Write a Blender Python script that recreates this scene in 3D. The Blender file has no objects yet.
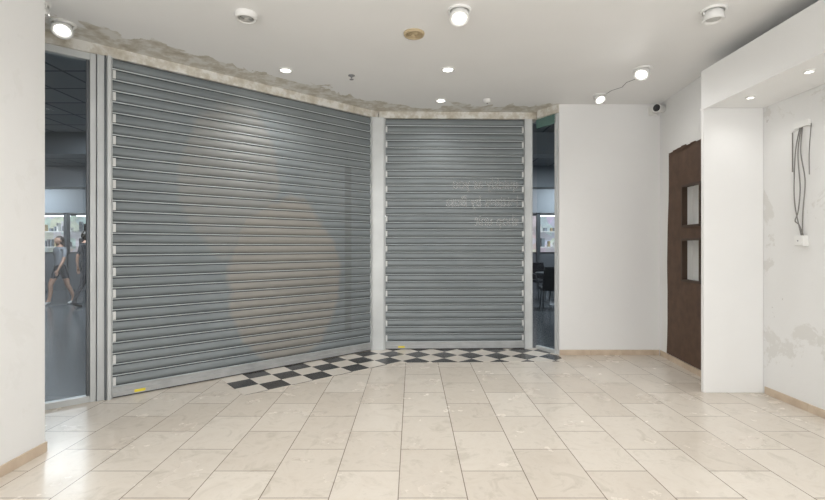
import bpy, bmesh, math, random
from mathutils import Vector, Matrix
random.seed(4)
sc=bpy.context.scene
sc.view_settings.view_transform='Standard'
CZ=3.22
# ---------------------------------------------------------------- materials
def newmat(name):
    m=bpy.data.materials.new(name); m.use_nodes=True
    nt=m.node_tree; b=nt.nodes['Principled BSDF']
    return m,nt,b
def simple(name,col,rough=0.5,metal=0.0,emit=None,es=0,noise=0.0,nscale=8):
    m,nt,b=newmat(name)
    b.inputs['Roughness'].default_value=rough; b.inputs['Metallic'].default_value=metal
    b.inputs['Base Color'].default_value=(*col,1)
    if noise>0:
        tc=nt.nodes.new('ShaderNodeTexCoord'); n=nt.nodes.new('ShaderNodeTexNoise')
        n.inputs['Scale'].default_value=nscale; n.inputs['Detail'].default_value=6
        r=nt.nodes.new('ShaderNodeValToRGB')
        r.color_ramp.elements[0].position=.3; r.color_ramp.elements[1].position=.7
        r.color_ramp.elements[0].color=(*[c*(1-noise) for c in col],1)
        r.color_ramp.elements[1].color=(*[min(1,c*(1+noise*.4)) for c in col],1)
        nt.links.new(tc.outputs['Object'],n.inputs['Vector']); nt.links.new(n.outputs['Fac'],r.inputs['Fac'])
        nt.links.new(r.outputs['Color'],b.inputs['Base Color'])
    if emit:
        b.inputs['Emission Color'].default_value=(*emit,1); b.inputs['Emission Strength'].default_value=es
    return m
class NG:
    """small helper for node graphs"""
    def __init__(s,nt): s.nt=nt
    def _in(s,sock,v):
        if hasattr(v,'links'): s.nt.links.new(v,sock)
        else: sock.default_value=v
    def math(s,op,a,b=0.0,c=None,clamp=False):
        n=s.nt.nodes.new('ShaderNodeMath'); n.operation=op; n.use_clamp=clamp
        s._in(n.inputs[0],a); s._in(n.inputs[1],b)
        if c is not None: s._in(n.inputs[2],c)
        return n.outputs[0]
    def obj(s): return s.nt.nodes.new('ShaderNodeTexCoord').outputs['Object']
    def sep(s,v):
        n=s.nt.nodes.new('ShaderNodeSeparateXYZ'); s._in(n.inputs[0],v); return n.outputs
    def comb(s,x,y,z):
        n=s.nt.nodes.new('ShaderNodeCombineXYZ')
        for i,v in enumerate((x,y,z)): s._in(n.inputs[i],v)
        return n.outputs[0]
    def noise(s,v,scale,detail=5,rough=.55,dist=0):
        n=s.nt.nodes.new('ShaderNodeTexNoise'); s._in(n.inputs['Vector'],v)
        n.inputs['Scale'].default_value=scale; n.inputs['Detail'].default_value=detail
        n.inputs['Roughness'].default_value=rough; n.inputs['Distortion'].default_value=dist
        return n.outputs['Fac']
    def ramp(s,f,stops):
        n=s.nt.nodes.new('ShaderNodeValToRGB'); s._in(n.inputs[0],f)
        cr=n.color_ramp
        while len(cr.elements)<len(stops): cr.elements.new(.5)
        for e,(p,c) in zip(cr.elements,stops):
            e.position=p; e.color=(*c,1) if len(c)==3 else c
        return n.outputs[0]
    def mix(s,f,a,b,mode='MIX'):
        n=s.nt.nodes.new('ShaderNodeMix'); n.data_type='RGBA'; n.blend_type=mode
        s._in(n.inputs[0],f)
        s._in(n.inputs[6],a if hasattr(a,'links') else (*a,1)); s._in(n.inputs[7],b if hasattr(b,'links') else (*b,1))
        return n.outputs[2]
    def step(s,v,e0,e1):
        n=s.nt.nodes.new('ShaderNodeMapRange'); s._in(n.inputs[0],v)
        n.inputs[1].default_value=e0; n.inputs[2].default_value=e1; n.clamp=True
        return n.outputs[0]

# shutter line geometry
SA=Vector((-2.775,4.135)); SU=Vector((2.225,1.92)).normalized(); SN=Vector((SU.y,-SU.x))
SL=2.965
def S1(s,d=0): return SA+SU*s+SN*d
SB=Vector((-0.455,6.10)); SBU=Vector((2.15,0.06)).normalized(); SBN=Vector((SBU.y,-SBU.x))
def S2(s,d=0): return SB+SBU*s+SBN*d

def wallmat(name,scar=0.0,base=(.82,.82,.81)):
    m,nt,b=newmat(name); g=NG(nt); o=g.obj()
    c=g.ramp(g.noise(o,1.3,6),[(.3,tuple(x*.97 for x in base)),(.7,base)])
    sp=g.noise(o,9,8,.7)
    c=g.mix(g.math('MULTIPLY',g.step(sp,.67,.73),.3),c,(.56,.54,.50))
    if scar>0:
        n=g.noise(o,2.6,8,.65,.6)
        c=g.mix(g.math('MULTIPLY',g.step(n,.58,.61),scar),c,(.68,.67,.64))
        n2=g.noise(o,5.5,8,.75,1.2)
        c=g.mix(g.math('MULTIPLY',g.step(n2,.67,.69),scar),c,(.36,.33,.29))
    nt.links.new(c,b.inputs['Base Color']); b.inputs['Roughness'].default_value=.6
    bp=nt.nodes.new('ShaderNodeBump'); bp.inputs['Strength'].default_value=.1; bp.inputs['Distance'].default_value=.02
    nt.links.new(g.noise(o,14,6),bp.inputs['Height']); nt.links.new(bp.outputs[0],b.inputs['Normal'])
    return m
M_wall=wallmat('white_paint'); M_scar=wallmat('scarred_paint',.65)
M_wallL=wallmat('white_paint_marked',.15)
def raw_color(g,o):
    n=g.noise(o,7,8,.65)
    return g.ramp(n,[(.27,(.42,.375,.30)),(.38,(.53,.49,.41)),(.48,(.62,.59,.52)),(.58,(.75,.74,.70))])
M_raw,nt,b=newmat('raw_plaster'); g=NG(nt); nt.links.new(raw_color(g,g.obj()),b.inputs['Base Color']); b.inputs['Roughness'].default_value=.85
# ceiling
M_ceil,nt,b=newmat('ceiling_paint'); g=NG(nt); o=g.obj(); X,Y,Z=g.sep(o)
d1=g.math('ADD',g.math('MULTIPLY',g.math('SUBTRACT',X,SA.x),SN.x),g.math('MULTIPLY',g.math('SUBTRACT',Y,SA.y),SN.y))
d2=g.math('ADD',g.math('MULTIPLY',g.math('SUBTRACT',SB.y,Y),1.0),.13)
nn=g.math('MULTIPLY',g.math('SUBTRACT',g.noise(o,2.2,7,.6,.8),.5),1.0)
dd=g.math('ADD',g.math('MINIMUM',d1,d2),nn)
msk=g.math('SUBTRACT',1.0,g.step(dd,.36,.38))
msk=g.math('MULTIPLY',msk,g.step(g.math('MULTIPLY',X,-1.0),-1.95,-1.85))
base=g.ramp(g.noise(o,.9,5),[(.3,(.83,.83,.82)),(.7,(.87,.87,.86))])
c=g.mix(msk,base,raw_color(g,o))
nt.links.new(c,b.inputs['Base Color']); b.inputs['Roughness'].default_value=.7
# floor tiles
M_floor,nt,b=newmat('cream_limestone_tiles'); g=NG(nt); o=g.obj(); X,Y,Z=g.sep(o)
br=nt.nodes.new('ShaderNodeTexBrick'); br.offset=.5; br.offset_frequency=2; br.squash=1
nt.links.new(g.comb(g.math('ADD',Y,.2),g.math('ADD',X,10.09),0.0),br.inputs['Vector'])
br.inputs['Color1'].default_value=(.72,.665,.59,1); br.inputs['Color2'].default_value=(.64,.58,.505,1)
br.inputs['Mortar'].default_value=(.24,.20,.16,1)
br.inputs['Scale'].default_value=1; br.inputs['Mortar Size'].default_value=.003; br.inputs['Mortar Smooth'].default_value=.1
br.inputs['Brick Width'].default_value=.6; br.inputs['Row Height'].default_value=.385
n=g.noise(o,5,9,.72,.8); vein=g.ramp(n,[(.34,(.84,.83,.81)),(.48,(1,1,1)),(.6,(.96,.95,.94)),(.68,(.88,.87,.86))])
c=g.mix(1.0,br.outputs['Color'],vein,'MULTIPLY')
sp=g.noise(o,40,4,.7); c=g.mix(g.math('MULTIPLY',g.step(sp,.60,.7),.22),c,(.48,.42,.35))
nt.links.new(c,b.inputs['Base Color'])
rr=g.math('ADD',.15,g.math('MULTIPLY',g.noise(o,3,6),.2)); nt.links.new(rr,b.inputs['Roughness'])
bp=nt.nodes.new('ShaderNodeBump'); bp.inputs['Strength'].default_value=.3; bp.inputs['Distance'].default_value=.002; bp.invert=True
nt.links.new(br.outputs['Fac'],bp.inputs['Height']); nt.links.new(bp.outputs[0],b.inputs['Normal'])
# checker
M_chk,nt,b=newmat('black_white_checker_tiles'); g=NG(nt); o=g.obj(); X,Y,Z=g.sep(o)
xs=g.math('SUBTRACT',X,SA.x); ys=g.math('SUBTRACT',Y,SA.y)
u=g.math('ADD',g.math('MULTIPLY',xs,SU.x),g.math('MULTIPLY',ys,SU.y))
v=g.math('ADD',g.math('MULTIPLY',xs,SN.x),g.math('MULTIPLY',ys,SN.y))
ck=nt.nodes.new('ShaderNodeTexChecker'); nt.links.new(g.comb(g.math('ADD',u,.003),g.math('ADD',v,9.6),.05),ck.inputs['Vector'])
ck.inputs['Scale'].default_value=1/.24; ck.inputs['Color1'].default_value=(.022,.022,.025,1); ck.inputs['Color2'].default_value=(.72,.67,.60,1)
c=g.mix(g.math('MULTIPLY',g.noise(o,8,6),.10),ck.outputs['Color'],(.5,.47,.42))
nt.links.new(c,b.inputs['Base Color']); b.inputs['Roughness'].default_value=.25
# baseboard tile
M_base,nt,b=newmat('beige_skirting_tile'); g=NG(nt); o=g.obj()
nt.links.new(g.ramp(g.noise(o,6,7,.6),[(.3,(.50,.39,.29)),(.7,(.66,.55,.43))]),b.inputs['Base Color']); b.inputs['Roughness'].default_value=.4
# shutter steel
def steelmat(name,blob):
    m,nt,b=newmat(name); g=NG(nt); o=g.obj(); X,Y,Z=g.sep(o)
    c=g.ramp(g.noise(o,1.0,5,.6),[(.35,(.19,.216,.228)),(.65,(.24,.267,.277))])
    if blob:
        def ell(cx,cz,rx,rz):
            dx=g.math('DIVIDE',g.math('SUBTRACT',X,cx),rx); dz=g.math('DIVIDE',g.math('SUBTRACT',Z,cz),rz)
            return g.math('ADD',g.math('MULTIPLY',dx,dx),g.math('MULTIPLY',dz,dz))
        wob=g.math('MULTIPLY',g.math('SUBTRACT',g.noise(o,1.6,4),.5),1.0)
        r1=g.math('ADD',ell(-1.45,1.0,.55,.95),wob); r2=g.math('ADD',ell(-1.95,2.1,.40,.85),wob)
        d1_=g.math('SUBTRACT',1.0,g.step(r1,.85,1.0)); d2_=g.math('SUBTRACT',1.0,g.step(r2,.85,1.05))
        beige_fac=g.math('MAXIMUM',g.math('MULTIPLY',d1_,.40),g.math('MULTIPLY',d2_,.22))
        c=g.mix(beige_fac,c,(.38,.32,.25))  # two soft-edged beige ellipses mixed into the slat colour
        # vertical darker band in the slat colour
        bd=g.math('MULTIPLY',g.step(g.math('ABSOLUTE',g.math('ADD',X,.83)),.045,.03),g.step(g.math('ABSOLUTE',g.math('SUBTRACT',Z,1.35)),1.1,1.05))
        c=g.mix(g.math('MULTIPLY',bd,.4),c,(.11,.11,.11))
    st=g.noise(g.comb(g.math('MULTIPLY',X,2.0),g.math('MULTIPLY',Y,2.0),g.math('MULTIPLY',Z,60.0)),1,3)
    c=g.mix(g.math('MULTIPLY',g.step(st,.5,.8),.35),c,(.11,.12,.125))
    nt.links.new(c,b.inputs['Base Color']); b.inputs['Metallic'].default_value=.2; b.inputs['Roughness'].default_value=.55
    return m
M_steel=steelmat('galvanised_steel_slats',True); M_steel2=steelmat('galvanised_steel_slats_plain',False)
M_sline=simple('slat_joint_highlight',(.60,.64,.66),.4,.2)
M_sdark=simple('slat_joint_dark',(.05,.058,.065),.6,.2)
M_frame=simple('pale_aluminium_frame',(.62,.64,.64),.45,.15,noise=.12,nscale=3)
M_dframe=simple('dark_aluminium',(.12,.13,.14),.4,.4)
M_rail=simple('bottom_rail_aluminium',(.44,.45,.45),.45,.3,noise=.15)
M_clip=simple('white_plastic_clip',(.72,.73,.72),.5)
M_wp=simple('white_enamel',(.82,.82,.80),.35)
M_port=simple('portal_white_board',(.86,.86,.85),.45,noise=.02,nscale=2)
M_black=simple('black_plastic',(.02,.02,.022),.35)
M_grey=simple('grey_plastic',(.25,.25,.26),.5)
M_yel=simple('yellow_label',(.75,.62,.05),.5)
M_tan=simple('tan_plastic',(.50,.40,.25),.5)
M_brown=simple('brown_adhesive_panel',(.105,.060,.038),.75,noise=.25,nscale=9)
M_brown2=simple('dark_brown_wood_edge',(.06,.035,.022),.6)
M_lens=simple('lamp_glow',(1,1,1),.3,emit=(1,.98,.95),es=7)
M_lenso=simple('lamp_off_reflector',(.55,.55,.53),.3,.4)
# glass
M_glass,nt,b=newmat('storefront_glass'); nt.nodes.remove(b)
out=[n for n in nt.nodes if n.type=='OUTPUT_MATERIAL'][0]
tr=nt.nodes.new('ShaderNodeBsdfTransparent'); tr.inputs[0].default_value=(.92,.95,.96,1)
gl=nt.nodes.new('ShaderNodeBsdfGlossy'); gl.inputs['Roughness'].default_value=.02
mx=nt.nodes.new('ShaderNodeMixShader'); mx.inputs[0].default_value=.015
nt.links.new(tr.outputs[0],mx.inputs[1]); nt.links.new(gl.outputs[0],mx.inputs[2]); nt.links.new(mx.outputs[0],out.inputs[0])
# faded lettering: thin translucent paint
M_let,nt,b=newmat('faded_lettering'); 
out=[n for n in nt.nodes if n.type=='OUTPUT_MATERIAL'][0]
b.inputs['Base Color'].default_value=(.72,.74,.74,1)
tr=nt.nodes.new('ShaderNodeBsdfTransparent'); mx=nt.nodes.new('ShaderNodeMixShader'); mx.inputs[0].default_value=.28
nt.links.new(tr.outputs[0],mx.inputs[1]); nt.links.new(b.outputs[0],mx.inputs[2]); nt.links.new(mx.outputs[0],out.inputs[0])

# ---------------------------------------------------------------- mesh builder
class MB:
    def __init__(s): s.v=[]; s.f=[]; s.mi=[]; s.sm=[]; s.mats=[]
    def m(s,mat):
        if mat not in s.mats: s.mats.append(mat)
        return s.mats.index(mat)
    def add(s,vs,fs,mat,smooth=False):
        o=len(s.v); s.v+= [tuple(v) for v in vs]; k=s.m(mat)
        for f in fs: s.f.append([i+o for i in f]); s.mi.append(k); s.sm.append(smooth)
    def box(s,x0,x1,y0,y1,z0,z1,mat,fn=None):
        vs=[(x,y,z) for z in(z0,z1) for (x,y) in((x0,y0),(x1,y0),(x1,y1),(x0,y1))]
        if fn: vs=[fn(*v) for v in vs]
        s.add(vs,[(3,2,1,0),(4,5,6,7),(0,1,5,4),(1,2,6,5),(2,3,7,6),(3,0,4,7)],mat)
    def prism(s,poly,z0,z1,mat):
        n=len(poly); vs=[(p[0],p[1],z0) for p in poly]+[(p[0],p[1],z1) for p in poly]
        fs=[tuple(reversed(range(n))),tuple(range(n,2*n))]+[(i,(i+1)%n,n+(i+1)%n,n+i) for i in range(n)]
        s.add(vs,fs,mat)
    def lathe(s,prof,mat,M=Matrix(),seg=28,smooth=True,cap0=False,cap1=False):
        vs=[];fs=[];n=len(prof)
        for r,z in prof:
            for k in range(seg):
                a=2*math.pi*k/seg; vs.append(M@Vector((r*math.cos(a),r*math.sin(a),z)))
        for i in range(n-1):
            for k in range(seg):
                k2=(k+1)%seg; fs.append((i*seg+k,i*seg+k2,(i+1)*seg+k2,(i+1)*seg+k))
        if cap0: fs.append(tuple(reversed(range(seg))))
        if cap1: fs.append(tuple(range((n-1)*seg,n*seg)))
        s.add(vs,fs,mat,smooth)
    def tube(s,pts,r,mat,seg=8):
        pts=[Vector(p) for p in pts]; vs=[];fs=[]
        for i,p in enumerate(pts):
            t=(pts[min(i+1,len(pts)-1)]-pts[max(i-1,0)]).normalized()
            a=t.cross(Vector((1,0,0)));
            if a.length<.1: a=t.cross(Vector((0,1,0)))
            a.normalize(); c=t.cross(a)
            for k in range(seg):
                w=2*math.pi*k/seg; vs.append(p+a*math.cos(w)*r+c*math.sin(w)*r)
        for i in range(len(pts)-1):
            for k in range(seg):
                k2=(k+1)%seg; fs.append((i*seg+k,i*seg+k2,(i+1)*seg+k2,(i+1)*seg+k))
        fs.append(tuple(range(seg))); fs.append(tuple(range((len(pts)-1)*seg,len(pts)*seg)))
        s.add(vs,fs,mat,True)
    def make(s,name,bevel=0,parent=None,fix=True):
        me=bpy.data.meshes.new(name); me.from_pydata(s.v,[],s.f)
        for m in s.mats: me.materials.append(m)
        for p,k,q in zip(me.polygons,s.mi,s.sm): p.material_index=k; p.use_smooth=q
        if fix:
            bm=bmesh.new(); bm.from_mesh(me); bmesh.ops.recalc_face_normals(bm,faces=bm.faces); bm.to_mesh(me); bm.free()
        ob=bpy.data.objects.new(name,me); sc.collection.objects.link(ob)
        if bevel:
            b=ob.modifiers.new('Bevel','BEVEL'); b.width=bevel; b.segments=2; b.limit_method='ANGLE'; b.angle_limit=math.radians(40)
        if parent: ob.parent=parent
        return ob
def fr1(s,d,z): p=S1(s,-d); return (p.x,p.y,z)   # d>0 outward to mall
def fr2(s,d,z): p=S2(s,-d); return (p.x,p.y,z)

# ---------------------------------------------------------------- room shell
YB=-2.2; AX=3.35
b=MB(); b.prism([(-4.1,YB),(3.9,YB),(3.9,6.0),(1.9,6.0),(1.70,6.20),(-0.5,6.14),tuple(S1(-1.65,0))],-.1,0,M_floor); b.make('floor')
b=MB(); b.prism([(-4.2,YB),(3.9,YB),(3.9,6.1),(1.80,6.25),(-0.5,6.2),tuple(S1(-1.62,-.1))],CZ,CZ+.12,M_ceil); b.make('ceiling')
b=MB(); b.box(-4.02,-2.5,YB,3.06,0,CZ,M_wallL); b.make('wall_left')
b=MB(); b.box(1.885,3.3,5.78,5.92,0,CZ,M_wall); b.make('wall_back')
RW=lambda y:2.642+.093*y
def sh(x,y,z): return (RW(y)+x,y,z)
b=MB()
T=.32; hy0,hy1=4.80,5.177; 
b.box(0,T,4.335,hy0,0,CZ,M_wall,sh); b.box(0,T,hy1,5.78,0,CZ,M_wall,sh)
for z0,z1 in((0,1.0),(1.48,1.62),(2.09,CZ)): b.box(0,T,hy0,hy1,z0,z1,M_wall,sh)
b.box(.10,.12,hy0,hy1,.9,2.2,M_wall,sh)
b.make('wall_right',fix=False)
b=MB(); b.box(AX,AX+.2,YB,4.334,0,CZ,M_scar); b.make('wall_alcove')
# lintel over the shutters
b=MB(); b.box(-1.62,SL+.07,-.02,.16,3.13,CZ,M_raw,fr1); b.make('lintel_wall_left')
b=MB(); b.box(0,2.17,-.02,.16,3.13,CZ,M_raw,fr2)
b.prism([(1.70,6.17),(1.68,6.05),(1.87,5.78),(1.99,5.84)],3.12,CZ,M_raw); b.make('lintel_wall_back')
# skirtings
def skirt(name,p0,p1,t,h=.068,L=.4):
    p0=Vector(p0);p1=Vector(p1);u=(p1-p0);n=u.length;u.normalize();w=Vector((u.y,-u.x))*t
    b=MB();s=0
    while s<n-.01:
        e=min(n,s+L)
        q=[p0+u*(s+.0015),p0+u*(e-.0015),p0+u*(e-.0015)+w,p0+u*(s+.0015)+w]
        b.prism([tuple(x) for x in q],0,h,M_base); s=e
    return b.make(name,bevel=.002)
skirt('baseboard_left',(-2.5,3.06),(-2.5,YB),-.012)
skirt('baseboard_left_end',(-3.9,3.06),(-2.49,3.06),-.012)
skirt('baseboard_back',(1.885,5.78),(3.165,5.78),.012)
skirt('baseboard_right',(RW(4.34),4.34),(RW(5.76),5.76),-.012)
skirt('baseboard_alcove',(AX,YB),(AX,4.27),-.012)
# checker floor border
b=MB(); A=S1(.96,.02); 
P=[tuple(A),tuple(S1(.96,.72)),(-.195,5.40),(1.86,5.46),(1.86,5.80),(1.69,6.13),(-.46,6.075)]
b.prism(P,0,.003,M_chk); b.make('floor_checker_border')

# ---------------------------------------------------------------- shutters
prof=[(0,-.006),(.03,-.006),(.05,.002),(.09,.006),(.13,.006),(.17,.002),(.19,-.004),(.22,-.004),(.24,.001),(.30,.006),(.38,.010),(.48,.0125),(.58,.0125),(.68,.011),(.78,.008),(.88,.004),(.95,-.001),(.98,-.006)]
def shutter(name,fr,s0,s1,z0,z1,n,steel):
    b=MB(); p=(z1-z0-.09)/n; zb=z0+.09
    pts=[]
    for k in range(n):
        for t,d in prof: pts.append((d,zb+(k+t)*p,t))
    pts.append((-.006,z1,0))
    vs=[];F={}
    for d,z,t in pts: vs.append(fr(s0,-d,z)); vs.append(fr(s1,-d,z))
    for i in range(len(pts)-1):
        t=pts[i][2]
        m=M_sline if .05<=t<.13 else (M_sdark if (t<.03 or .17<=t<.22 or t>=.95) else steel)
        F.setdefault(m.name,(m,[]))[1].append((2*i,2*i+1,2*i+3,2*i+2))
    o=len(b.v); b.v+=vs
    for m,fs in F.values():
        k=b.m(m)
        for f in fs: b.f.append([x+o for x in f]); b.mi.append(k); b.sm.append(True)
    b.box(s0,s1,.0,.02,z0+.01,z0+.095,M_rail,fr)
    b.box(s0,s1,-.028,.02,z0+.01,z0+.05,M_rail,fr); b.box(s0,s1,-.012,.02,z0+.05,z0+.088,M_rail,fr)
    b.box(s0,s1,-.02,.015,z0,z0+.012,M_black,fr)
    for k in range(n):
        if k%2==0:
            zc=zb+(k+.5)*p
            for a in(s0+.002,s1-.024): b.box(a,a+.022,-.018,.0,zc-.03,zc+.045,M_clip,fr)
    b.box(s0+.17,s0+.26,-.0295,-.028,z0+.02,z0+.045,M_yel,fr)
    return b.make(name,fix=False)
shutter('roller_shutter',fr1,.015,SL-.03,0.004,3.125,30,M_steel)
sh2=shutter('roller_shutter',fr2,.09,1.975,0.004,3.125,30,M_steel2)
# faded lettering seen reversed on the second shutter (pane of vinyl letters resting on the slat crests)
for i,(t,zz) in enumerate((('quickly as you',2.25),('lettings by Buss',2.01),('shop unit',1.75))):
    cu=bpy.data.curves.new('t','FONT'); cu.body=t; cu.size=.20; cu.align_x='LEFT'; cu.offset=.006
    to=bpy.data.objects.new('t',cu); sc.collection.objects.link(to)
    bpy.context.view_layer.update()
    me0=to.to_mesh()
    V=[tuple(fr2(1.90-q.co.x*.80,-.022,zz-.07+q.co.y)) for q in me0.vertices]; Fc=[tuple(q.vertices) for q in me0.polygons]
    to.to_mesh_clear(); bpy.data.objects.remove(to)
    print('lettering',t,len(V),len(Fc))
    bb=MB(); bb.add(V,Fc,M_let); bb.make('lettering_line',parent=sh2,fix=False)
# posts (guides)
def guide(b,fr,a,c,d0=-.05,d1=.10):
    b.box(a,a+.008,d0,d1,0,3.13,M_frame,fr); b.box(c-.008,c,d0,d1,0,3.13,M_frame,fr)
    b.box(a,c,d0+.012,d0+.03,0,3.13,M_frame,fr); b.box(a,c,d1-.01,d1,0,3.13,M_frame,fr)
b=MB(); guide(b,fr1,-.105,.012,-.03,.09)
b.box(-.05,-.035,-.034,-.015,0,3.13,M_dframe,fr1)
b.box(-.03,.0,-.05,-.015,0,3.13,M_frame,fr1); b.make('shutter_guide_post',bevel=.002)
b=MB(); b.prism([tuple(S1(SL-.03,.03)),(-.385,6.045),(-.375,6.14),tuple(S1(SL-.02,-.06))],0,3.13,M_frame)
b.box(SL-.05,SL-.03,-.04,.0,0,3.13,M_frame,fr1); b.box(.075,.088,-.03,.0,0,3.13,M_frame,fr2)
b.make('shutter_guide_post',bevel=.002)
b=MB(); guide(b,fr2,1.985,2.09,-.03,.09); b.box(1.978,1.99,-.05,-.02,0,3.13,M_frame,fr2); b.make('shutter_guide_post',bevel=.002)
# left glazing
b=MB(); 
b.box(-1.57,-.165,.03,.04,.055,3.07,M_glass,fr1)
gw=b.make('window_1',fix=True)
b=MB()
for z0,z1 in((0,.055),(3.07,3.13)): b.box(-1.6,-.11,.0,.07,z0,z1,M_frame,fr1)
b.box(-.155,-.11,-.01,.08,.0,3.13,M_frame,fr1); b.box(-1.62,-1.57,.0,.07,0,3.13,M_frame,fr1)
b.box(-.18,-.155,.015,.055,.05,3.08,M_dframe,fr1)
b.make('window_frame',bevel=.003,parent=gw)
# right glazing
ga=Vector((1.705,6.15)); gb=Vector((1.875,5.85)); gu=(gb-ga); GL=gu.length; gu.normalize(); gn=Vector((gu.y,-gu.x))
def fr3(s,d,z): p=ga+gu*s-gn*d; return (p.x,p.y,z)
b=MB(); b.box(0.0,GL,-.005,.005,.04,3.0,M_glass,fr3); gw=b.make('window_2')
b=MB()
M_green=simple('glass_edge_green',(.10,.19,.17),.2)
b.box(0,GL,-.03,.03,0,.045,M_frame,fr3); b.box(0,GL,-.02,.02,3.0,3.12,M_green,fr3)
b.box(GL-.02,GL+.03,-.02,.03,0,3.12,M_frame,fr3)
b.make('window_frame',bevel=.002,parent=gw)

# ---------------------------------------------------------------- brown panel with niches
b=MB(); random.seed(9)
def outline():
    L=[]
    for i in range(14): L.append((5.575-.012*math.sin(i*.7)+random.uniform(-.003,.003)-(.05*i/13),.075+i*(2.44)/13))
    return L
def pan(y0,y1,z0,z1): b.box(-.012,-.0005,y0,y1,z0,z1,M_brown,sh)
pan(4.36,4.80,.075,2.55); pan(4.80,5.177,.075,1.0); pan(4.80,5.177,1.48,1.62); pan(4.80,5.177,2.09,2.54)
L=outline(); 
vs=[];fs=[]
for (y,z) in L:
    for x in(-.012,-.0005):
        vs.append(sh(x,5.177,z)); vs.append(sh(x,y,z))
for i in range(len(L)-1):
    o=4*i; fs+=[(o,o+1,o+5,o+4),(o+1,o+3,o+7,o+5)]
fs+=[(len(L)*4-4,len(L)*4-3,len(L)*4-1,len(L)*4-2)]
b.add(vs,fs,M_brown)
for k in range(7):
    y=4.82+k*.1; b.box(-.012,-.0005,y,y+.1,2.5,2.535+.012*(k%2)+.004*k*(k<5),M_brown,sh)
for z0,z1 in((1.0,1.48),(1.62,2.09)):
    b.box(-.03,.03,5.160,5.185,z0,z1,M_brown2,sh); b.box(-.03,.03,4.792,4.812,z0,z1,M_brown2,sh)
    b.box(-.03,.03,4.8,5.18,z0-.005,z0+.018,M_brown2,sh); b.box(-.03,.03,4.8,5.18,z1-.018,z1+.005,M_brown2,sh)
b.make('brown_wall_panel',fix=True)

# ---------------------------------------------------------------- portal
b=MB(); PX=AX-.002
b.box(2.775,PX,4.29,4.33,0,2.716,M_port); b.box(2.775,PX,.9,4.33,2.716,3.078,M_port)
b.box(2.775,PX,.9,.94,0,2.716,M_port); b.box(2.767,2.777,.9,4.333,2.70,2.722,M_port)
b.make('display_portal',bevel=.004)

# ---------------------------------------------------------------- cables & junction box
b=MB(); xw=AX-.005
def cab(pts,r=.004,mat=M_grey): b.tube(pts,r,mat)
def spl(c,n=10):
    out=[]; c=[Vector(x) for x in c]; c=[c[0]]+c+[c[-1]]
    for i in range(1,len(c)-2):
        for k in range(n):
            t=k/n; a,b0,c0,d=c[i-1],c[i],c[i+1],c[i+2]
            out.append(.5*((2*b0)+(-a+c0)*t+(2*a-5*b0+4*c0-d)*t*t+(-a+3*b0-3*c0+d)*t**3))
    out.append(c[-2]); return out
M_cab=simple('grey_cable',(.22,.21,.20),.5)
dy=-.07
def C(L): return spl([(x,y+dy,z) for x,y,z in L])
cab(C([(xw,3.95,2.44),(xw-.03,3.96,2.25),(xw-.02,3.99,2.0),(xw-.03,3.97,1.75),(xw-.01,3.93,1.49)]),.0045,M_cab)
cab(C([(xw,3.93,2.44),(xw-.04,3.90,2.2),(xw-.03,3.87,1.95),(xw-.03,3.89,1.7),(xw-.01,3.92,1.49)]),.0045,M_cab)
cab(C([(xw,3.94,2.44),(xw-.03,3.94,2.2),(xw-.02,3.93,1.9),(xw-.02,3.95,1.7),(xw-.02,3.98,1.62),(xw-.02,3.94,1.58),(xw-.01,3.91,1.49)]),.0045,M_cab)
cab(C([(xw-.002,4.03,2.40),(xw-.002,4.03,2.05)]),.004,M_cab)
cab(C([(xw-.002,3.86,2.44),(xw-.002,4.04,2.40)]),.006,M_wp)
cab(C([(xw-.004,3.84,2.43),(xw-.03,3.83,2.2),(xw-.02,3.84,2.0)]),.0035,M_cab)
b.box(xw-.02,xw+.004,3.85+dy,4.0+dy,2.42,2.47,M_wp)
b.make('hanging_cables')
b=MB(); b.box(AX-.048,AX,3.875+dy,3.965+dy,1.40,1.49,M_wp); b.box(AX-.054,AX-.048,3.882+dy,3.958+dy,1.407,1.483,M_wp)
b.lathe([(.006,0),(.006,.004)],M_grey,Matrix.Translation((AX-.054,3.92+dy,1.445))@Matrix.Rotation(-math.pi/2,4,'Y'),12,cap1=True)
b.make('junction_box',bevel=.004)

# ---------------------------------------------------------------- ceiling fittings
def spotlamp(loc,power,aim,spread=150,rad=.06):
    l=bpy.data.lights.new('lamp','SPOT'); l.energy=power; l.spot_size=math.radians(spread); l.spot_blend=.9; l.shadow_soft_size=rad
    l.color=(1,.985,.96)
    o=bpy.data.objects.new('lamp_bulb',l); sc.collection.objects.link(o); o.location=loc
    o.rotation_euler=Vector(aim).to_track_quat('-Z','Y').to_euler(); return o
def emptyp(name,loc):
    e=bpy.data.objects.new(name,None); sc.collection.objects.link(e); e.location=loc; e.empty_display_size=.1; return e
def attach(e,obs):
    for o in obs:
        o.parent=e; o.matrix_parent_inverse=Matrix.Translation(e.location).inverted()
def downlight(x,y,z=CZ,R=.07,on=True,power=20,name='recessed_downlight'):
    M=Matrix.Translation((x,y,z))
    b=MB()
    b.lathe([(R,.001),(R,-.006),(R*.95,-.012),(R*.80,-.014),(R*.74,-.008),(R*.72,-.001)],M_wp,M)
    b.lathe([(R*.73,-.002),(R*.5,-.004),(.001,-.005)],M_lens if on else M_lenso,M,cap1=True)
    o=b.make('trim_ring'); e=emptyp(name,(x,y,z)); L=[o]
    if on: L.append(spotlamp((x,y,z-.03),power,(0,0,-1)))
    attach(e,L)
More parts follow.
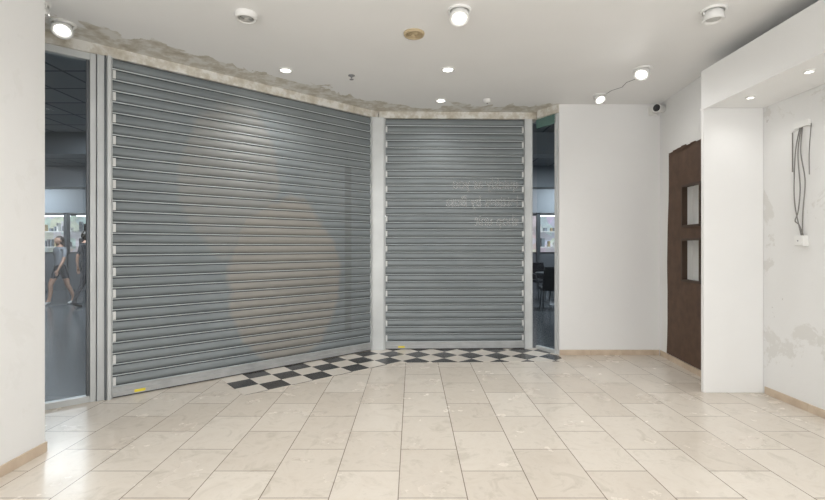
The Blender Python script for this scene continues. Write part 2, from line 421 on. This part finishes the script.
def gimbal(x,y,tilt,az,on=True,power=20,R=.08,z=CZ,name='gimbal_spotlight'):
    M=Matrix.Translation((x,y,z)); b=MB()
    b.lathe([(R*1.15,.001),(R*1.15,-.008),(R*1.05,-.016),(R*.95,-.016),(R*.9,.0)],M_wp,M)
    H=M@Matrix.Translation((0,0,-.035))@Matrix.Rotation(az,4,'Z')@Matrix.Rotation(tilt,4,'X')
    b.lathe([(R*.55,.035),(R*.80,.02),(R*.90,-.02),(R*.96,-.045),(R*.86,-.052),(R*.70,-.038),(R*.58,-.025)],M_wp,H,cap0=True)
    b.lathe([(R*.64,-.036),(R*.4,-.038),(.001,-.039)],M_lens if on else M_lenso,H,cap1=True)
    for sx in(-1,1):
        p=[M@Vector((0,0,0))+Matrix.Rotation(az,3,'Z')@Vector((sx*R*.93,0,0)), H@Vector((sx*R*.9,0,0))]
        b.tube([p[0],p[0]*.5+p[1]*.5,p[1]],.006,M_wp)
    o=b.make('lamp_head'); e=emptyp(name,(x,y,z)); L=[o]
    if on: 
        ax=(H.to_3x3()@Vector((0,0,-1))); L.append(spotlamp(H@Vector((0,0,-.07)),power,ax,150))
    attach(e,L)
PW=44
gimbal(-2.86,3.68,-.55,.5,power=PW*.25)
gimbal(0.36,3.47,-.35,.0,power=PW)
downlight(-1.31,4.65,power=PW*.8); downlight(.365,4.63,power=PW*.8); downlight(.355,5.62,power=PW*.3)
gimbal(2.36,4.62,-.6,-.9,power=PW); gimbal(2.25,5.42,-.6,.2,power=PW*.35,R=.07)
gimbal(2.32,3.47,.0,.0,on=False)
gimbal(-2.80,3.36,.2,0,on=False,R=.07)
for x,y in((-1.3,1.9),(1.2,1.9),(-1.3,0),(1.2,0),(0,-1.4)): downlight(x,y,power=PW*1.1)
for y in(3.97,3.38,2.7): downlight(2.98,y,z=2.716,R=.038,power=4,name='portal_downlight')
# off ceiling speaker/vent
def disc(x,y,name,R,m1,m2,h=.03):
    M=Matrix.Translation((x,y,CZ)); b=MB()
    b.lathe([(R,.001),(R,-h*.4),(R*.93,-h),(R*.78,-h),(R*.74,-h*.5)],m1,M)
    for k in range(3):
        r=R*(.70-.2*k); b.lathe([(r,-h*.35),(r,-h*.8),(r-R*.08,-h*.9),(r-R*.12,-h*.4)],m2,M)
    b.lathe([(R*.76,-h*.4),(.001,-h*.4)],M_grey if m2!=M_tan else M_tan,M); b.make(name)
disc(-1.305,3.53,'air_vent_valve',.085,M_wp,M_lenso,.045)
disc(.013,3.85,'ceiling_speaker',.09,M_tan,M_tan,.02)
def sprinkler(x,y):
    M=Matrix.Translation((x,y,CZ)); b=MB()
    b.lathe([(.035,.001),(.035,-.006),(.012,-.010),(.010,-.025),(.004,-.027),(.004,-.04),(.022,-.042),(.022,-.046)],M_grey,M,16,cap1=True); b.make('sprinkler_head')
sprinkler(-.65,4.80)
b=MB(); M=Matrix.Translation((.93,5.60,CZ)); b.lathe([(.05,.001),(.05,-.015),(.042,-.035),(.02,-.042)],M_wp,M,24,cap1=True); b.lathe([(.008,-.042),(.008,-.048)],M_black,M,10,cap1=True); b.make('smoke_detector')
# security camera on back wall
e=emptyp('security_camera',(3.05,5.78,3.12)); b=MB()
b.box(3.02,3.13,5.755,5.78,3.07,3.17,M_wp)
b.tube([(3.08,5.76,3.12),(3.08,5.72,3.10),(3.07,5.68,3.10)],.014,M_wp)
H=Matrix.Translation((3.09,5.62,3.12))@Vector((-.80,-.55,-.10)).to_track_quat('Z','Y').to_matrix().to_4x4()
b.lathe([(.03,-.08),(.045,-.075),(.047,.06),(.054,.065),(.054,.085),(.044,.082)],M_wp,H,24,cap0=True)
b.lathe([(.046,.080),(.02,.074),(.0005,.084)],M_black,H,24)
o=b.make('camera_body',bevel=.002); attach(e,[o])
# ceiling crack
b=MB(); pts=[(2.31,5.42),(2.33,5.26),(2.40,5.15),(2.38,5.0),(2.44,4.88),(2.43,4.76)]
vs=[];fs=[]
for i,(x,y) in enumerate(pts):
    w=.006; vs+=[(x-w,y,CZ-.001),(x+w,y+.01,CZ-.001)]
    if i: fs.append((2*i-2,2*i-1,2*i+1,2*i))
b.add(vs,fs,M_grey); b.make('trim_ceiling_crack')

# ---------------------------------------------------------------- mall outside
M_mf,nt,bb=newmat('mall_floor_stone'); g=NG(nt); o=g.obj()
br=nt.nodes.new('ShaderNodeTexBrick'); br.offset=0; nt.links.new(o,br.inputs['Vector'])
br.inputs['Color1'].default_value=(.085,.095,.105,1); br.inputs['Color2'].default_value=(.11,.12,.13,1); br.inputs['Mortar'].default_value=(.04,.04,.05,1)
br.inputs['Scale'].default_value=1; br.inputs['Brick Width'].default_value=.6; br.inputs['Row Height'].default_value=.6; br.inputs['Mortar Size'].default_value=.005
nt.links.new(br.outputs['Color'],bb.inputs['Base Color']); bb.inputs['Roughness'].default_value=.22
M_mc,nt,bb=newmat('mall_ceiling_tiles'); g=NG(nt); o=g.obj()
br=nt.nodes.new('ShaderNodeTexBrick'); br.offset=0; nt.links.new(o,br.inputs['Vector'])
br.inputs['Color1'].default_value=(.34,.36,.38,1); br.inputs['Color2'].default_value=(.29,.31,.33,1); br.inputs['Mortar'].default_value=(.08,.09,.10,1)
br.inputs['Scale'].default_value=1; br.inputs['Brick Width'].default_value=.6; br.inputs['Row Height'].default_value=.6; br.inputs['Mortar Size'].default_value=.02
nt.links.new(br.outputs['Color'],bb.inputs['Base Color'])
M_mw=simple('mall_wall_grey',(.13,.14,.155),.6,noise=.2,nscale=1)
M_bh=simple('mall_bulkhead',(.28,.31,.34),.5)
MC=3.5
mp=[tuple(S1(-1.7,-.02)),(-18,3.06),(-18,15.6),(12,15.6),(12,5.95),(1.9,6.0),(1.72,6.21),(-0.5,6.15)]
b=MB(); b.prism(mp,-.1,-.0005,M_mf); b.make('mall_floor')
mp2=[tuple(S1(-1.7,-.17)),(-18,3.06),(-18,15.6),(12,15.6),(12,5.95),(1.99,6.0),(1.85,6.4),(-0.56,6.35)]
b=MB(); b.prism(mp2,MC,MC+.1,M_mc); b.make('mall_ceiling')
b=MB(); b.box(-18,-4.03,2.9,3.05,0,MC+.1,M_mw); b.make('wall_mall_near')
b=MB(); b.box(-18.15,-18,2.9,15.6,0,MC+.1,M_mw); b.make('wall_mall_left')
b=MB(); b.box(12,12.15,5.8,15.6,0,MC+.1,M_mw); b.make('wall_mall_right')
b=MB(); b.box(3.31,12,5.8,5.95,0,MC+.1,M_mw); b.make('wall_mall_side')
b=MB(); b.box(-18,12,15.6,15.75,0,MC+.1,M_mw); b.make('wall_mall_far')
b=MB()
b.box(-1.7,SL+.1,.16,.26,3.12,MC+.1,M_bh,fr1); b.box(0,2.2,.16,.26,3.12,MC+.1,M_bh,fr2); b.make('lintel_mall')
b=MB(); b.box(-18,12,8.3,8.7,3.1,MC,M_bh); b.box(-18,12,11.8,12.3,2.95,MC,M_bh); b.make('mall_bulkhead')
# shopfront
M_lit,nt,bb=newmat('lit_shop_interior'); g=NG(nt); o=g.obj()
vor=nt.nodes.new('ShaderNodeTexVoronoi'); vor.inputs['Scale'].default_value=3.0; nt.links.new(o,vor.inputs['Vector'])
c=g.mix(.8,vor.outputs['Color'],(.58,.60,.60)); c=g.mix(g.noise(o,3,4),c,(.16,.17,.18))
nt.links.new(c,bb.inputs['Base Color']); nt.links.new(c,bb.inputs['Emission Color']); bb.inputs['Emission Strength'].default_value=.9
M_lp=simple('light_panel',(1,1,1),.4,emit=(.92,.96,1),es=2.5)
b=MB(); x=-17
b.box(-17.5,11.5,14.2,14.5,2.45,3.3,M_bh)
while x<11:
    b.box(x-.05,x+.05,14.25,14.4,0,2.45,M_dframe); b.box(x,x+1.5,14.9,14.95,1.2,2.4,M_lit)
    b.box(x,x+1.5,14.28,14.36,0,.25,M_mw); b.box(x,x+1.5,14.30,14.34,.25,1.15,M_mw)
    for z in(1.35,1.85):
        b.box(x+.08,x+1.42,14.62,14.88,z,z+.03,M_wp)
        q=x+.12
        while q<x+1.35:
            w=random.uniform(.05,.12); h=random.uniform(.1,.32)
            b.box(q,q+w,14.68,14.8,z+.03,z+.03+h,random.choice([M_wp,M_grey,M_tan,M_black,M_bh])); q+=w+random.uniform(.03,.14)
    b.box(x+.1,x+1.3,14.6,14.75,2.36,2.4,M_lp)
    x+=1.5
b.make('mall_shopfront',fix=False)
def mlight(x,y,p,sx=1.2,sy=.3):
    b=MB(); b.box(x-sx/2,x+sx/2,y-sy/2,y+sy/2,MC-.03,MC,M_wp); b.box(x-sx/2+.03,x+sx/2-.03,y-sy/2+.03,y+sy/2-.03,MC-.035,MC-.03,M_lp)
    o=b.make('light_housing'); e=emptyp('mall_ceiling_light',(x,y,MC))
    l=bpy.data.lights.new('mall','AREA'); l.shape='RECTANGLE'; l.size=sx; l.size_y=sy; l.energy=p; l.color=(.90,.95,1)
    lo=bpy.data.objects.new('tube',l); sc.collection.objects.link(lo); lo.location=(x,y,MC-.05); attach(e,[o,lo])
for x,y,p in((-7.3,9.4,130),(-4.6,7.6,75),(-12,13,95),(3.9,9.4,95),(4.9,13,85),(-3,10,60)): mlight(x,y,p)

# ---------------------------------------------------------------- people
def human(name,loc,rot,H,shirt,pants,hairc,skin=(.40,.24,.17),shorts=True,phase=1,female=True):
    k=H/1.72
    V=[];E=[];R=[]
    def v(p,r,par=None):
        V.append(tuple(c*k for c in p)); R.append((r[0]*k,r[1]*k) if isinstance(r,tuple) else (r*k,r*k))
        if par is not None: E.append((par,len(V)-1))
        return len(V)-1
    pel=v((0,0,.96),(.15,.105)); wa=v((0,.0,1.10),(.125,.09),pel); ch=v((0,.01,1.26),(.15,.105),wa); up=v((0,0,1.40),(.11,.075),ch)
    nk=v((0,.0,1.475),.048,up); v((0,.012,1.54),.05,nk)
    for s in(-1,1):
        f=s*phase
        hp=v((s*.095,.0,.88),.088,pel); md=v((s*.10,f*.07,.70),.078,hp); kn=v((s*.10,f*.14+.03,.50),.054,md)
        cf=v((s*.10,f*.17-.02,.36),.052,kn); 
        az=.085 if f>0 else .12
        an=v((s*.10,f*.24-.04,az),.034,cf); hl=v((s*.10,f*.24-.06,az-.045),.032,an)
        v((s*.105,f*.24+.05,.035 if f>0 else .05),.034,an); v((s*.11,f*.24+.13,.028),.026,len(V)-1)
        sh_=v((s*.17,0,1.405),.055,up); ua=v((s*.21,-f*.02,1.27),.045,sh_); el=v((s*.225,-f*.06,1.13),.037,ua)
        fa=v((s*.235,-f*.09+.03,1.02),.034,el); wr=v((s*.24,-f*.12+.07,.90),.023,fa)
        pm=v((s*.243,-f*.13+.085,.845),(.018,.034),wr)
        for j,(off,l) in enumerate(((-.026,.060),(-.009,.072),(.009,.068),(.025,.052))):
            a=v((s*.240,-f*.13+.09+off,.805),.0085,pm); q=v((s*.236,-f*.13+.095+off,.805-l*.5),.008,a); v((s*.228,-f*.13+.1+off,.805-l),.0065,q)
        a=v((s*.232,-f*.13+.125,.85),.0095,pm); v((s*.222,-f*.13+.14,.815),.008,a)
    me=bpy.data.meshes.new(name+'_sk'); me.from_pydata(V,E,[]); ob=bpy.data.objects.new(name+'_sk',me); sc.collection.objects.link(ob)
    ob.modifiers.new('Skin','SKIN')
    if not me.skin_vertices: 
        bm=bmesh.new(); bm.from_mesh(me); bm.verts.layers.skin.verify(); bm.to_mesh(me); bm.free()
    for i,r in enumerate(R): me.skin_vertices[0].data[i].radius=r; me.skin_vertices[0].data[i].use_root=(i==0)
    ss=ob.modifiers.new('Sub','SUBSURF'); ss.levels=2; ss.render_levels=2
    dg=bpy.context.evaluated_depsgraph_get(); ev=ob.evaluated_get(dg); m2=ev.to_mesh()
    mS=simple(name+'_skin',skin,.5); mT=simple(name+'_shirt',shirt,.8,noise=.15,nscale=20); mP=simple(name+'_trousers',pants,.8,noise=.15,nscale=20)
    mH=simple(name+'_hair',hairc,.5,noise=.3,nscale=60); mO=simple(name+'_shoes',(.5,.5,.5) if shorts else (.02,.02,.02),.5); mL=simple(name+'_lips',(.4,.13,.11),.5)
    b=MB(); vs=[tuple(q.co) for q in m2.vertices]
    groups={}
    for p in m2.polygons:
        c=p.center/k; x=abs(c.x)
        if c.z<.085: m=mO
        elif c.z>1.455: m=mS
        elif c.z>1.0 and x<.165: m=mT
        elif x>.165 and c.z>1.20: m=mT
        elif x>.185 and c.z<1.2: m=mS
        elif c.z<=1.0: m=mP if (not shorts or c.z>.66) else mS
        else: m=mT
        groups.setdefault(m,[]).append(tuple(p.vertices))
    o0=len(b.v); b.v+=vs
    for m,fs in groups.items():
        kk=b.m(m)
        for f in fs: b.f.append(list(f)); b.mi.append(kk); b.sm.append(True)
    ev.to_mesh_clear(); bpy.data.objects.remove(ob)
    # head: lathe-like deformed sphere
    hc=Vector((0,.02,1.61))
    def sph(c,rx,ry,rz,mat,n=20,fn=None,zmin=-2):
        vs=[];fs=[];mr=n//2
        for i in range(mr+1):
            th=math.pi*i/mr
            for j in range(n):
                ph=2*math.pi*j/n; d=Vector((math.sin(th)*math.cos(ph),math.sin(th)*math.sin(ph),math.cos(th)))
                p=Vector((d.x*rx,d.y*ry,d.z*rz))
                if fn: p=fn(p,d)
                vs.append((Vector(c)+p)*k)
        for i in range(mr):
            for j in range(n): fs.append((i*n+j,(i+1)*n+j,(i+1)*n+(j+1)%n,i*n+(j+1)%n))
        b.add(vs,fs,mat,True)
    def headfn(p,d):
        if d.z<0: p.x*=1-.28*(-d.z); p.y*= (1-.12*(-d.z)) if d.y>0 else (1-.3*(-d.z))
        if d.y>.93 and abs(d.z+.05)<.25: p.y+=.014
        return p
    sph(hc,.073,.092,.112,mS,28,headfn)
    sph(hc+Vector((0,.10,-.012)),.011,.016,.022,mS,10)
    for s in(-1,1):
        sph(hc+Vector((s*.073,0,-.005)),.010,.020,.030,mS,10)
        sph(hc+Vector((s*.028,.080,.008)),.013,.010,.008,simple('eye_white',(.8,.8,.8),.3),10)
        sph(hc+Vector((s*.028,.089,.008)),.006,.004,.006,simple('iris',(.05,.03,.02),.3),8)
        sph(hc+Vector((s*.028,.086,.026)),.016,.006,.004,mH,8)
    sph(hc+Vector((0,.084,-.055)),.022,.008,.007,mL,10)
    def hairfn(p,d):
        if d.y>.25 and d.z<.45: p*=.80
        return p
    sph(hc+Vector((0,-.010,.012)),.083,.098,.113,mH,28,hairfn)
    if female:
        def lf(p,d):
            if d.z<0: p.x*=1-.4*(-d.z)
            return p
        sph(hc+Vector((0,-.075,-.10)),.075,.035,.17,mH,20,lf)
    o=b.make(name,fix=False); o.location=loc; o.rotation_euler=(0,0,rot); return o
human('walking_woman',(-8.42,10.75,0),math.radians(160),1.63,(.22,.235,.26),(.02,.022,.03),(.035,.022,.015))
human('walking_man',(-7.56,10.4,0),math.radians(-30),1.74,(.025,.028,.035),(.02,.022,.03),(.02,.015,.01),shorts=False,phase=-1,female=False)

# ---------------------------------------------------------------- cafe chairs & table outside
M_ch=simple('dark_chair_leather',(.03,.03,.035),.4); 
def chair(x,y,r):
    Mx=Matrix.Translation((x,y,0))@Matrix.Rotation(r,4,'Z'); fn=lambda a,c,z: tuple(Mx@Vector((a,c,z)))
    b=MB(); b.box(-.23,.23,-.22,.22,.43,.50,M_ch,fn)
    for i in range(5):
        z0=.50+i*.09; yy=.20+i*.015; b.box(-.22+.008*i,.22-.008*i,yy,yy+.04,z0,z0+.092,M_ch,fn)
    for sx in(-1,1):
        for sy in(-1,1): b.tube([fn(sx*.19,sy*.18,.44),fn(sx*.21,sy*.22,.0)],.016,M_dframe)
        b.tube([fn(sx*.24,-.18,.45),fn(sx*.26,-.18,.66),fn(sx*.26,.20,.68)],.014,M_dframe)
    b.make('cafe_chair',bevel=.01)
chair(3.05,9.9,3.0); chair(3.45,12.0,.2); chair(4.35,11.0,-1.5)
b=MB(); Mx=Matrix.Translation((3.35,10.95,0)); b.lathe([(.001,.76),(.34,.76),(.35,.75),(.34,.73),(.04,.72),(.03,.05),(.2,.02),(.21,0)],M_dframe,Mx,32); b.make('cafe_table')

# ---------------------------------------------------------------- world & camera
w=bpy.data.worlds.new('World'); sc.world=w; w.use_nodes=True
w.node_tree.nodes['Background'].inputs[0].default_value=(1,1,1,1); w.node_tree.nodes['Background'].inputs[1].default_value=3.1
cam=bpy.data.cameras.new('Camera'); co=bpy.data.objects.new('Camera',cam); sc.collection.objects.link(co)
co.location=(0,0,1.4); co.rotation_euler=(math.pi/2,0,0); cam.sensor_width=36; cam.lens=36*450/825; cam.shift_y=-4/825
cam.clip_start=.02; sc.camera=co
